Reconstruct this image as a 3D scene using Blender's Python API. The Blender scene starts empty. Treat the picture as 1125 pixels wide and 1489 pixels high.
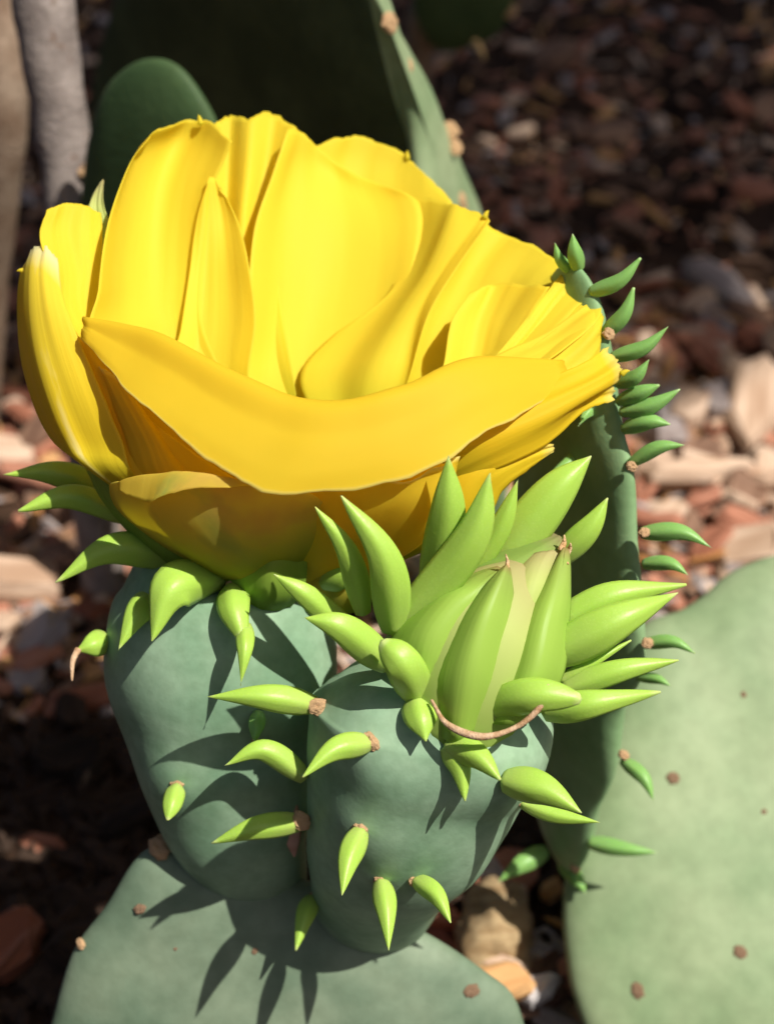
import bpy, bmesh, math, random
import numpy as np
from mathutils import Vector, Matrix, noise
from mathutils.bvhtree import BVHTree

S = 0.01                       # everything below is written in centimetres
random.seed(7)
sc = bpy.context.scene
col = sc.collection

# ------------------------------------------------------------------ camera
CAM_H, PITCH, KPX = 24.6, math.radians(38), 7 / 22 / 744.5
F = np.array([0, math.cos(PITCH), -math.sin(PITCH)])
U = np.array([0, math.sin(PITCH), math.cos(PITCH)])
R = np.array([1.0, 0, 0])
C0 = np.array([0, 0, CAM_H])
cam = bpy.data.cameras.new('camera')
cam_o = bpy.data.objects.new('camera', cam)
col.objects.link(cam_o)
cam_o.location = (0, 0, CAM_H * S)
cam_o.rotation_euler = (math.pi / 2 - PITCH, 0, 0)
cam.sensor_fit = 'VERTICAL'
cam.sensor_height = 24
cam.lens = 12 / (744.5 * KPX)
cam.clip_start, cam.clip_end = 0.005, 200
cam.dof.use_dof = True
cam.dof.focus_distance = 0.203
cam.dof.aperture_fstop = 13
sc.camera = cam_o

# ------------------------------------------------------------------ sky, sun, exposure
SUN = np.array([0.45, -0.24, 0.86]); SUN /= np.linalg.norm(SUN)
world = bpy.data.worlds.new('World')
sc.world = world
world.use_nodes = True
wn = world.node_tree.nodes
sky = wn.new('ShaderNodeTexSky')
sky.sky_type = 'NISHITA'
sky.sun_disc = False
sky.air_density = 0.7
sky.dust_density = 4.0
sky.ozone_density = 0.2
sky.sun_elevation = math.asin(SUN[2])
sky.sun_rotation = math.atan2(SUN[0], SUN[1])
world.node_tree.links.new(sky.outputs[0], wn['Background'].inputs[0])
wn['Background'].inputs[1].default_value = 0.05
sl = bpy.data.lights.new('sun', 'SUN')
sl.energy = 5.0
sl.angle = math.radians(0.53)
sl.color = (1.0, 0.95, 0.86)
sun_o = bpy.data.objects.new('sun', sl)
col.objects.link(sun_o)
sun_o.rotation_euler = Vector(SUN).to_track_quat('Z', 'Y').to_euler()
sun_o.location = (1, -1, 2)
sc.view_settings.view_transform = 'Standard'
sc.view_settings.look = 'None'
sc.view_settings.exposure = 0.14
sc.view_settings.gamma = 1
sc.render.engine = 'CYCLES'
sc.cycles.use_denoising = True
sc.cycles.max_bounces = 12
sc.cycles.diffuse_bounces = 8
sc.cycles.transmission_bounces = 8
sc.cycles.caustics_reflective = False
sc.cycles.caustics_refractive = False


# ------------------------------------------------------------------ helpers
def at(px, py, d):
    """a point of the place from its bearing and its own distance (cm)"""
    return C0 + d * (F + R * (px - 562.5) * KPX + U * (744.5 - py) * KPX)


def ray(px, py):
    return F + R * (px - 562.5) * KPX + U * (744.5 - py) * KPX


def on_plane(px, py, p0, n):
    v = ray(px, py)
    return C0 + v * (np.dot(p0 - C0, n) / np.dot(v, n))


def ground(px, py, z=0.0):
    v = ray(px, py)
    return C0 + v * ((z - CAM_H) / v[2])


def unit(v):
    v = np.asarray(v, float)
    return v / max(np.linalg.norm(v), 1e-9)


def mesh_obj(name, verts, faces, mat, parent=None, uvs=None, smooth=True):
    me = bpy.data.meshes.new(name)
    me.from_pydata([tuple(float(c) * S for c in v) for v in verts], [], faces)
    if uvs is not None:
        lay = me.uv_layers.new(name='UVMap')
        idx = [0] * len(me.loops)
        me.loops.foreach_get('vertex_index', idx)
        lay.data.foreach_set('uv', [c for i in idx for c in uvs[i]])
    if smooth:
        me.polygons.foreach_set('use_smooth', [True] * len(me.polygons))
    me.update()
    bm = bmesh.new(); bm.from_mesh(me)
    bmesh.ops.recalc_face_normals(bm, faces=bm.faces)
    bm.to_mesh(me); bm.free()
    if mat:
        me.materials.append(mat)
    o = bpy.data.objects.new(name, me)
    col.objects.link(o)
    if parent:
        o.parent = parent
        o.matrix_parent_inverse = world_of(parent).inverted()
    return o


def world_of(o):
    m = Matrix.Translation(o.location) @ o.rotation_euler.to_matrix().to_4x4() @ Matrix.Diagonal((*o.scale, 1))
    if o.parent:
        m = world_of(o.parent) @ o.matrix_parent_inverse @ m
    return m


def thing(name, label, cat, loc, group=None):
    o = bpy.data.objects.new(name, None)
    col.objects.link(o)
    o.empty_display_size = 0.01
    o.location = [float(c) * S for c in loc]
    o['label'], o['category'] = label, cat
    if group:
        o['group'] = group
    return o


def tag(o, label, cat, group=None):
    o['label'], o['category'] = label, cat
    if group:
        o['group'] = group
    return o


def nz(p, s=1.0):
    return noise.noise(Vector([float(c) * s for c in p]))


# ------------------------------------------------------------------ materials
def newmat(name):
    m = bpy.data.materials.new(name)
    m.use_nodes = True
    nt = m.node_tree
    return m, nt, nt.nodes['Principled BSDF'], nt.nodes['Material Output']


def noise_node(nt, scale, detail=3, coord='Object', vec=None):
    n = nt.nodes.new('ShaderNodeTexNoise')
    n.inputs['Scale'].default_value = scale
    n.inputs['Detail'].default_value = detail
    if vec is None:
        tc = nt.nodes.new('ShaderNodeTexCoord')
        vec = tc.outputs[coord]
    nt.links.new(vec, n.inputs['Vector'])
    return n


def ramp(nt, fac, stops):
    r = nt.nodes.new('ShaderNodeValToRGB')
    els = r.color_ramp.elements
    while len(els) < len(stops):
        els.new(0.5)
    for e, (p, c) in zip(els, stops):
        e.position = p
        e.color = (*c, 1)
    nt.links.new(fac, r.inputs[0])
    return r


def add_bump(nt, bs, height, strength, dist):
    b = nt.nodes.new('ShaderNodeBump')
    b.inputs['Strength'].default_value = strength
    b.inputs['Distance'].default_value = dist
    nt.links.new(height, b.inputs['Height'])
    nt.links.new(b.outputs[0], bs.inputs['Normal'])
    return b


def skin_mat(name, c1, c2, rough, spec, scale, bump_scale, bump, speck=None, transl=0.0, sss=0.0):
    """waxy plant skin: two tones of one green in soft clouds, pores, optional corky specks"""
    m, nt, bs, out = newmat(name)
    n = noise_node(nt, scale, 4)
    r = ramp(nt, n.outputs['Fac'], [(0.36, c1), (0.64, c2)])
    colr = r.outputs[0]
    nl = noise_node(nt, scale * 5.5, 4)
    rl = ramp(nt, nl.outputs['Fac'], [(0.32, (0.86, 0.86, 0.84)), (0.68, (1.08, 1.07, 1.08))])
    ml = nt.nodes.new('ShaderNodeMixRGB'); ml.blend_type = 'MULTIPLY'; ml.inputs[0].default_value = 0.8
    nt.links.new(colr, ml.inputs[1]); nt.links.new(rl.outputs[0], ml.inputs[2])
    colr = ml.outputs[0]
    if speck:
        n2 = noise_node(nt, speck[1], 2)
        r2 = ramp(nt, n2.outputs['Fac'], [(speck[2], (0, 0, 0)), (speck[2] + 0.06, (1, 1, 1))])
        mx = nt.nodes.new('ShaderNodeMixRGB')
        nt.links.new(r2.outputs[0], mx.inputs[0])
        nt.links.new(colr, mx.inputs[1])
        mx.inputs[2].default_value = (*speck[0], 1)
        colr = mx.outputs[0]
    nt.links.new(colr, bs.inputs['Base Color'])
    bs.inputs['Roughness'].default_value = rough
    bs.inputs['Specular IOR Level'].default_value = spec
    if sss:
        bs.inputs['Subsurface Weight'].default_value = sss
        bs.inputs['Subsurface Radius'].default_value = (0.5, 1.0, 0.2)
        bs.inputs['Subsurface Scale'].default_value = 0.002
    nb = noise_node(nt, bump_scale, 3)
    add_bump(nt, bs, nb.outputs['Fac'], bump, 0.0006)
    if transl:
        tr = nt.nodes.new('ShaderNodeBsdfTranslucent')
        nt.links.new(colr, tr.inputs[0])
        ms = nt.nodes.new('ShaderNodeMixShader')
        ms.inputs[0].default_value = transl
        nt.links.new(bs.outputs[0], ms.inputs[1])
        nt.links.new(tr.outputs[0], ms.inputs[2])
        nt.links.new(ms.outputs[0], out.inputs[0])
    return m


def petal_mat(name, stops, transl, rough=0.6, stripe=None, mottled=None):
    """thin petal: colour runs from claw to tip, fine veins along the length, light comes through"""
    m, nt, bs, out = newmat(name)
    uv = nt.nodes.new('ShaderNodeTexCoord')
    sep = nt.nodes.new('ShaderNodeSeparateXYZ')
    nt.links.new(uv.outputs['UV'], sep.inputs[0])
    r = ramp(nt, sep.outputs['Y'], stops)
    c = r.outputs[0]
    if stripe:
        # coloured midrib (on petal_left a painted-in highlight), strongest in the middle of the petal's width
        mt = nt.nodes.new('ShaderNodeMath'); mt.operation = 'PINGPONG'
        nt.links.new(sep.outputs['X'], mt.inputs[0]); mt.inputs[1].default_value = 0.5
        nn = noise_node(nt, 5, 3, 'UV')
        ad = nt.nodes.new('ShaderNodeMath'); ad.operation = 'MULTIPLY_ADD'
        nt.links.new(nn.outputs['Fac'], ad.inputs[0]); ad.inputs[1].default_value = 0.5
        nt.links.new(mt.outputs[0], ad.inputs[2])
        rr = ramp(nt, ad.outputs[0], [(stripe[1], (0, 0, 0)), (stripe[2], (1, 1, 1))])
        mx = nt.nodes.new('ShaderNodeMixRGB')
        nt.links.new(rr.outputs[0], mx.inputs[0])
        nt.links.new(c, mx.inputs[1])
        mx.inputs[2].default_value = (*stripe[0], 1)
        c = mx.outputs[0]
    if mottled:
        nn = noise_node(nt, mottled[1], 3)
        rr = ramp(nt, nn.outputs['Fac'], [(0.5, (0, 0, 0)), (0.72, (0.8, 0.8, 0.8))])
        mx = nt.nodes.new('ShaderNodeMixRGB')
        nt.links.new(rr.outputs[0], mx.inputs[0])
        nt.links.new(c, mx.inputs[1])
        mx.inputs[2].default_value = (*mottled[0], 1)
        c = mx.outputs[0]
    nt.links.new(c, bs.inputs['Base Color'])
    bs.inputs['Roughness'].default_value = rough
    bs.inputs['Specular IOR Level'].default_value = 0.22
    mp = nt.nodes.new('ShaderNodeMapping')
    mp.inputs['Scale'].default_value = (15, 1.3, 1)
    nt.links.new(uv.outputs['UV'], mp.inputs[0])
    nv = noise_node(nt, 1.0, 2, vec=mp.outputs[0])
    b = add_bump(nt, bs, nv.outputs['Fac'], 0.16, 0.0005)
    tr = nt.nodes.new('ShaderNodeBsdfTranslucent')
    nt.links.new(c, tr.inputs[0])
    ms = nt.nodes.new('ShaderNodeMixShader')
    ms.inputs[0].default_value = transl
    nt.links.new(bs.outputs[0], ms.inputs[1])
    nt.links.new(tr.outputs[0], ms.inputs[2])
    nt.links.new(ms.outputs[0], out.inputs[0])
    return m


def chip_mat(name, c1, c2, rough=0.85):
    """wood or bark: streaks along the grain"""
    m, nt, bs, out = newmat(name)
    tc = nt.nodes.new('ShaderNodeTexCoord')
    mp = nt.nodes.new('ShaderNodeMapping')
    mp.inputs['Scale'].default_value = (60, 420, 420)
    nt.links.new(tc.outputs['Object'], mp.inputs[0])
    n = noise_node(nt, 1.0, 4, vec=mp.outputs[0])
    oi = nt.nodes.new('ShaderNodeObjectInfo')
    ad = nt.nodes.new('ShaderNodeMath'); ad.operation = 'MULTIPLY_ADD'
    nt.links.new(oi.outputs['Random'], ad.inputs[0]); ad.inputs[1].default_value = 0.3
    sb = nt.nodes.new('ShaderNodeMath'); sb.operation = 'SUBTRACT'
    nt.links.new(n.outputs['Fac'], sb.inputs[0]); sb.inputs[1].default_value = 0.15
    nt.links.new(sb.outputs[0], ad.inputs[2])
    r = ramp(nt, ad.outputs[0], [(0.3, c1), (0.7, c2)])
    nt.links.new(r.outputs[0], bs.inputs['Base Color'])
    bs.inputs['Roughness'].default_value = rough
    bs.inputs['Specular IOR Level'].default_value = 0.2
    add_bump(nt, bs, n.outputs['Fac'], 0.5, 0.001)
    return m


M = {}
Y0, Y1, Y2 = (0.93, 0.80, 0.06), (0.95, 0.81, 0.065), (0.95, 0.80, 0.06)
M['petal'] = petal_mat('petal_yellow', [(0, (0.66, 0.62, 0.03)), (0.25, Y0), (0.7, Y1), (1, Y2)], 0.5)
M['petal_front'] = petal_mat('petal_golden', [(0, Y0), (0.5, (0.94, 0.75, 0.045)), (0.965, (0.94, 0.76, 0.05)), (1, (0.95, 0.87, 0.30))], 0.57)
M['petal_outer'] = petal_mat('petal_outer', [(0, (0.45, 0.50, 0.03)), (0.3, (0.82, 0.60, 0.02)), (0.9, (0.92, 0.72, 0.03)),
                                             (1, (0.92, 0.80, 0.22))], 0.45)
M['petal_left'] = petal_mat('petal_pale_edge', [(0, (0.55, 0.54, 0.03)), (0.35, (0.88, 0.68, 0.03)), (0.85, (0.88, 0.72, 0.06)),
                                                (1, (0.88, 0.84, 0.50))], 0.38, rough=0.36, stripe=((0.92, 0.86, 0.44), 0.68, 0.9))  # pale stripe is a highlight painted into the petal's colour
M['tepal'] = petal_mat('tepal_green_yellow', [(0, (0.40, 0.50, 0.04)), (0.35, (0.86, 0.78, 0.12)), (0.75, (0.93, 0.79, 0.13)),
                                              (1, (0.90, 0.72, 0.09))], 0.6, stripe=((0.56, 0.60, 0.12), 0.64, 0.84),
                      mottled=((0.74, 0.52, 0.13), 110))
M['tepal_green'] = petal_mat('tepal_green', [(0, (0.20, 0.36, 0.05)), (0.6, (0.30, 0.46, 0.06)), (1, (0.42, 0.50, 0.07))], 0.3)
M['sepal'] = petal_mat('sepal_green', [(0, (0.34, 0.54, 0.08)), (0.6, (0.36, 0.55, 0.09)), (0.9, (0.32, 0.44, 0.09)), (1, (0.34, 0.26, 0.10))], 0.18,
                       rough=0.45)
M['sepal_top'] = petal_mat('sepal_dull', [(0, (0.28, 0.46, 0.09)), (0.8, (0.27, 0.40, 0.09)), (1, (0.30, 0.26, 0.12))], 0.2)
M['sepal_pale'] = petal_mat('sepal_pale', [(0, (0.36, 0.54, 0.10)), (0.6, (0.56, 0.64, 0.20)), (1, (0.50, 0.44, 0.20))], 0.25)
def leaf_mat(name, base, body, tip):
    """succulent leaf: paler waxy point, fine pale pores, soft light inside"""
    m, nt, bs, out = newmat(name)
    uv = nt.nodes.new('ShaderNodeTexCoord')
    sep = nt.nodes.new('ShaderNodeSeparateXYZ')
    nt.links.new(uv.outputs['UV'], sep.inputs[0])
    n = noise_node(nt, 240, 3)
    ad = nt.nodes.new('ShaderNodeMath'); ad.operation = 'MULTIPLY_ADD'
    nt.links.new(n.outputs['Fac'], ad.inputs[0]); ad.inputs[1].default_value = 0.16
    sc_ = nt.nodes.new('ShaderNodeMath'); sc_.operation = 'MULTIPLY'; sc_.inputs[1].default_value = 0.86
    nt.links.new(sep.outputs['Y'], sc_.inputs[0])
    nt.links.new(sc_.outputs[0], ad.inputs[2])
    r = ramp(nt, ad.outputs[0], [(0.10, base), (0.40, body), (0.87, body), (0.97, tip)])
    v = nt.nodes.new('ShaderNodeTexVoronoi')
    v.inputs['Scale'].default_value = 2600
    nt.links.new(uv.outputs['Object'], v.inputs['Vector'])
    r2 = ramp(nt, v.outputs['Distance'], [(0.1, (0.3, 0.3, 0.3)), (0.34, (0, 0, 0))])
    mx = nt.nodes.new('ShaderNodeMixRGB')
    nt.links.new(r2.outputs[0], mx.inputs[0]); nt.links.new(r.outputs[0], mx.inputs[1])
    mx.inputs[2].default_value = (min(1, body[0] * 1.35), min(1, body[1] * 1.2), body[2] * 1.9, 1)
    nt.links.new(mx.outputs[0], bs.inputs['Base Color'])
    bs.inputs['Roughness'].default_value = 0.42
    bs.inputs['Specular IOR Level'].default_value = 0.4
    bs.inputs['Subsurface Weight'].default_value = 0.35
    bs.inputs['Subsurface Radius'].default_value = (0.7, 1.0, 0.15)
    bs.inputs['Subsurface Scale'].default_value = 0.0012
    add_bump(nt, bs, v.outputs['Distance'], 0.05, 0.0004)
    return m


M['leaf'] = leaf_mat('leaf_lime', (0.42, 0.56, 0.13), (0.37, 0.58, 0.085), (0.56, 0.66, 0.25))
M['leaf_dark'] = leaf_mat('leaf_mid_green', (0.24, 0.42, 0.13), (0.23, 0.45, 0.12), (0.42, 0.60, 0.25))
M['ovary'] = skin_mat('ovary_skin', (0.205, 0.35, 0.215), (0.315, 0.47, 0.31), 0.5, 0.3, 110, 1500, 0.05)
M['pad'] = skin_mat('pad_skin', (0.135, 0.20, 0.13), (0.225, 0.29, 0.195), 0.6, 0.3, 70, 1300, 0.07,
                    speck=((0.22, 0.16, 0.08), 160, 0.72))
M['pad_pale'] = skin_mat('pad_skin_pale', (0.22, 0.31, 0.16), (0.31, 0.39, 0.22), 0.6, 0.3, 55, 900, 0.08)
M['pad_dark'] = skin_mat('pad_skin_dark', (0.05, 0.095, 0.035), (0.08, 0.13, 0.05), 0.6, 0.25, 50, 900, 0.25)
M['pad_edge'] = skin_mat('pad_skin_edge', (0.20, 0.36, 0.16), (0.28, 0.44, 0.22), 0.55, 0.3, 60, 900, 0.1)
M['pad_back'] = skin_mat('pad_skin_back', (0.065, 0.085, 0.034), (0.10, 0.125, 0.05), 0.65, 0.15, 60, 900, 0.1)  # darker skin puts the rear pad's shade into its colour
M['areole'] = skin_mat('areole_felt', (0.62, 0.36, 0.17), (0.80, 0.56, 0.34), 0.9, 0.1, 900, 3000, 0.6)
M['areole_old'] = skin_mat('areole_old', (0.22, 0.13, 0.08), (0.42, 0.28, 0.18), 0.9, 0.1, 900, 3000, 0.6)
M['cork'] = skin_mat('cork_scar', (0.42, 0.27, 0.12), (0.62, 0.42, 0.20), 0.9, 0.1, 500, 2000, 0.6)
M['thread'] = skin_mat('dry_thread', (0.42, 0.24, 0.12), (0.66, 0.46, 0.30), 0.7, 0.3, 900, 3000, 0.4)
M['stick'] = skin_mat('grey_bark', (0.20, 0.165, 0.15), (0.34, 0.29, 0.265), 0.9, 0.1, 120, 900, 0.8, speck=((0.16, 0.10, 0.07), 240, 0.66))
M['stick_brown'] = skin_mat('brown_bark', (0.24, 0.16, 0.11), (0.36, 0.27, 0.20), 0.9, 0.1, 120, 900, 0.8)
M['shrub_leaf'] = skin_mat('shrub_leaf', (0.05, 0.10, 0.03), (0.09, 0.15, 0.04), 0.5, 0.3, 20, 300, 0.2, transl=0.2)


# ------------------------------------------------------------------ builders
def catmull(P, t):
    """P (n,...) control points, t array in 0..1"""
    P = np.asarray(P, float)
    n = len(P)
    Q = np.concatenate([[2 * P[0] - P[1]], P, [2 * P[-1] - P[-2]]])
    x = np.asarray(t) * (n - 1)
    i = np.clip(np.floor(x).astype(int), 0, n - 2)
    w = (x - i).reshape((-1,) + (1,) * (P.ndim - 1))
    p0, p1, p2, p3 = Q[i], Q[i + 1], Q[i + 2], Q[i + 3]
    return 0.5 * (2 * p1 + (p2 - p0) * w + (2 * p0 - 5 * p1 + 4 * p2 - p3) * w ** 2 + (3 * p1 - p0 - 3 * p2 + p3) * w ** 3)


def sheet(name, rows, mat, parent, thick=0.022, nu=30, nv=34, jag=0.05, ruffle=0.05, seed=0, notch=0.0):
    """a petal: control rows from claw to tip, each row left to right; real thickness, ragged margin"""
    G = np.array([[at(*p) for p in row] for row in rows])
    v = np.linspace(0, 1, nv)
    u = np.linspace(0, 1, nu)
    A = catmull(G, v)                                   # nv, cols, 3
    B = catmull(A.transpose(1, 0, 2), u).transpose(1, 0, 2)   # nv, nu, 3
    dv = np.gradient(B, axis=0); du = np.gradient(B, axis=1)
    N = np.cross(du, dv); N /= np.maximum(np.linalg.norm(N, axis=2, keepdims=True), 1e-6)
    for i in range(nv):
        for j in range(nu):
            vv, uu = v[i], u[j]
            e = max(vv ** 14, 0.5 * abs(2 * uu - 1) ** 20 * vv)
            k = noise.noise(Vector((uu * 9 + seed * 3.1, seed * 1.7, 0))) + 0.7 * noise.noise(Vector((uu * 26, seed * 5.3, 4)))
            d = unit(dv[i, j])
            B[i, j] += d * (k * jag * vv ** 14)
            B[i, j] -= d * notch * vv ** 10 * math.exp(-((uu - 0.5) / 0.05) ** 2)
            s = unit(du[i, j])
            k2 = noise.noise(Vector((vv * 16, uu * 2 + seed * 2.3, 9)))
            B[i, j] += s * (k2 * jag * 0.5 * abs(2 * uu - 1) ** 16 * vv)
            rf = noise.noise(Vector((uu * 4.5 + seed, vv * 1.4, seed * 0.7)))
            fold = noise.noise(Vector((uu * 11 + seed * 4.4, vv * 0.9, seed * 1.9)))
            B[i, j] += N[i, j] * (rf * ruffle * (0.35 + vv ** 2) + fold * ruffle * 0.28 * (0.4 + vv))
    dv = np.gradient(B, axis=0); du = np.gradient(B, axis=1)
    N = np.cross(du, dv); N /= np.maximum(np.linalg.norm(N, axis=2, keepdims=True), 1e-6)
    vg, ug = np.meshgrid(v, u, indexing='ij')
    t = thick * (1 - 0.65 * np.maximum(vg ** 6, np.abs(2 * ug - 1) ** 6))[..., None] * 0.5
    top = (B + N * t).reshape(-1, 3); bot = (B - N * t).reshape(-1, 3)
    verts = np.concatenate([top, bot])
    n = nv * nu
    faces = []
    for i in range(nv - 1):
        for j in range(nu - 1):
            a, b, c, d = i * nu + j, i * nu + j + 1, (i + 1) * nu + j + 1, (i + 1) * nu + j
            faces.append((a, b, c, d)); faces.append((a + n, d + n, c + n, b + n))
    for j in range(nu - 1):
        a, b = j, j + 1
        faces.append((b, a, a + n, b + n))
        a, b = (nv - 1) * nu + j, (nv - 1) * nu + j + 1
        faces.append((a, b, b + n, a + n))
    for i in range(nv - 1):
        a, b = i * nu, (i + 1) * nu
        faces.append((a, b, b + n, a + n))
        a, b = i * nu + nu - 1, (i + 1) * nu + nu - 1
        faces.append((b, a, a + n, b + n))
    uv = [(float(uu), float(vv)) for vv in v for uu in u] * 2
    return mesh_obj(name, verts, faces, mat, parent, uv)


def tube(name, pts, radii, mat, parent=None, segs=10, flat=1.0, flat_dir=None, rings=16, rough=0.0, power=2):
    """a tapered, bent, solid body swept along a curve (cm); flat < 1 squeezes it along flat_dir"""
    t = np.linspace(0, 1, rings)
    P = catmull(np.array(pts, float), t)
    rr = np.interp(t, np.linspace(0, 1, len(radii)), radii) if len(radii) < 4 else catmull(np.array(radii, float).reshape(-1, 1), t)[:, 0]
    T = np.gradient(P, axis=0)
    ref = unit(flat_dir if flat_dir is not None else F)
    verts, faces, uvs = [], [], []
    for i in range(rings):
        tv = unit(T[i])
        b = unit(ref - tv * np.dot(ref, tv))
        a = np.cross(tv, b)
        for k in range(segs):
            an = 2 * math.pi * k / segs
            r = max(rr[i], 0.004)
            sn_, cs_ = math.sin(an), math.cos(an)
            keel = 1.0 if name != 'leaf' else (1 - 0.30 * max(0, -sn_) * abs(cs_) * 1.4 - 0.10 * max(0, sn_))
            off = (a * cs_ * r + b * sn_ * r * flat) * keel
            p = P[i] + off
            uvs.append((k / segs, i / (rings - 1)))
            if rough:
                p = p + unit(off) * nz(p, 1.3) * rough
            verts.append(p)
    for i in range(rings - 1):
        for k in range(segs):
            k2 = (k + 1) % segs
            faces.append((i * segs + k, i * segs + k2, (i + 1) * segs + k2, (i + 1) * segs + k))
    verts.append(P[0] - unit(T[0]) * rr[0] * 0.35); c0 = len(verts) - 1
    verts.append(P[-1] + unit(T[-1]) * max(rr[-1], 0.004) * 0.5); c1 = len(verts) - 1
    for k in range(segs):
        k2 = (k + 1) % segs
        faces.append((c0, k2, k)); e = (rings - 1) * segs
        faces.append((c1, e + k, e + k2))
    uvs += [(0.5, 0.0), (0.5, 1.0)]
    return mesh_obj(name, verts, faces, mat, parent, uvs)


LEAF_PROFILE = [0.58, 0.84, 0.93, 0.88, 0.73, 0.53, 0.29, 0.03]


def leaf(parent, base, tip, w, mid=None, mat=None, flat=0.72, profile=None, bend=(0, 0)):
    """succulent horn-shaped leaf, base and tip as (x, y, distance), w its width in picture pixels at that distance"""
    b, t = at(*base), at(*tip)
    if mid is None:
        mid = ((base[0] + tip[0]) / 2 + bend[0], (base[1] + tip[1]) / 2 + bend[1], (base[2] + tip[2]) / 2 - 0.04)
    m = at(*mid)
    d = (base[2] + tip[2]) / 2
    r = w * KPX * d * 0.45
    pr = profile or LEAF_PROFILE
    return tube('leaf', [b, m, t], [p * r for p in pr], mat or M['leaf'], parent, segs=18, flat=flat, rings=22, rough=0.025)


def make_blob():
    bm = bmesh.new()
    bmesh.ops.create_icosphere(bm, subdivisions=5, radius=1)
    for v in bm.verts:
        pit = 0.45 * math.exp(-((v.co.x - 0.15) ** 2 + v.co.y ** 2) / 0.12) if v.co.z > 0 else 0
        v.co *= 1 + 0.26 * noise.noise(v.co * 1.7) + 0.10 * noise.noise(v.co * 5) + 0.09 * noise.noise(v.co * 17) - pit
    me = bpy.data.meshes.new('areole')
    bm.to_mesh(me); bm.free()
    me.polygons.foreach_set('use_smooth', [True] * len(me.polygons))
    return me


BLOB, BLOB_OLD = make_blob(), make_blob()
BLOB.materials.append(M['areole'])
BLOB_OLD.materials.append(M['areole_old'])


def areole(parent, p, r, nrm=None, squash=0.7, old=False, name='areole'):
    o = bpy.data.objects.new(name, BLOB_OLD if old else BLOB)
    col.objects.link(o)
    o.location = [float(c) * S for c in p]
    ar_rng = random.Random(int(abs(p[0] * 977 + p[1] * 131) * 100))
    q = Vector(nrm if nrm is not None else -F).to_track_quat('Z', 'Y') @ Matrix.Rotation(ar_rng.uniform(0, 6.28), 4, 'Z').to_quaternion()
    o.rotation_euler = q.to_euler()
    o.scale = (r * S * ar_rng.uniform(0.72, 1.0), r * S * ar_rng.uniform(0.78, 1.1), r * S * squash * 0.88)
    o.parent = parent
    o.matrix_parent_inverse = world_of(parent).inverted()
    return o


def bvh_of(o):
    me = o.data
    mw = world_of(o)
    return BVHTree.FromPolygons([mw @ v.co for v in me.vertices], [tuple(p.vertices) for p in me.polygons])


def hit(bvh, px, py, default):
    v = unit(ray(px, py))
    loc, nrm, _, dist = bvh.ray_cast(Vector(C0 * S), Vector(v))
    if loc is None:
        return default, np.array(-F)
    p = np.array(loc) / S
    return float(np.dot(p - C0, F)), np.array(nrm)


def club(name, slices, mat, parent, depth_ratio=0.78, bumps=(), segs=56, rough=0.035, sub=44):
    """the fleshy ovary: a loft through cross-sections (left, right, height, distance)"""
    A = np.array(slices, float)
    t = np.linspace(0, 1, sub)
    A = catmull(A, t)
    ctr = np.array([at((a[0] + a[1]) / 2, a[2], a[3]) for a in A])
    rad = np.array([(a[1] - a[0]) / 2 * KPX * a[3] for a in A])
    T = np.gradient(ctr, axis=0)
    verts, faces = [], []
    for i in range(sub):
        tv = unit(T[i]); b = unit(F - tv * np.dot(F, tv)); a = np.cross(tv, b)
        if np.dot(a, R) < 0:
            a = -a
        for k in range(segs):
            an = 2 * math.pi * k / segs
            o = a * math.cos(an) * rad[i] + b * math.sin(an) * rad[i] * depth_ratio
            p = ctr[i] + o
            p = p + unit(o) * rough * 2 * nz(p, 0.7)
            for (q, h, s) in bumps:
                p = p + unit(o) * h * math.exp(-np.sum((p - q) ** 2) / (s * s))
            verts.append(p)
    for i in range(sub - 1):
        for k in range(segs):
            k2 = (k + 1) % segs
            faces.append((i * segs + k, i * segs + k2, (i + 1) * segs + k2, (i + 1) * segs + k))
    verts.append(ctr[0]); verts.append(ctr[-1])
    for k in range(segs):
        k2 = (k + 1) % segs
        faces.append((len(verts) - 2, k2, k))
        faces.append((len(verts) - 1, (sub - 1) * segs + k, (sub - 1) * segs + k2))
    return mesh_obj(name, verts, faces, mat, parent)


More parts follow.
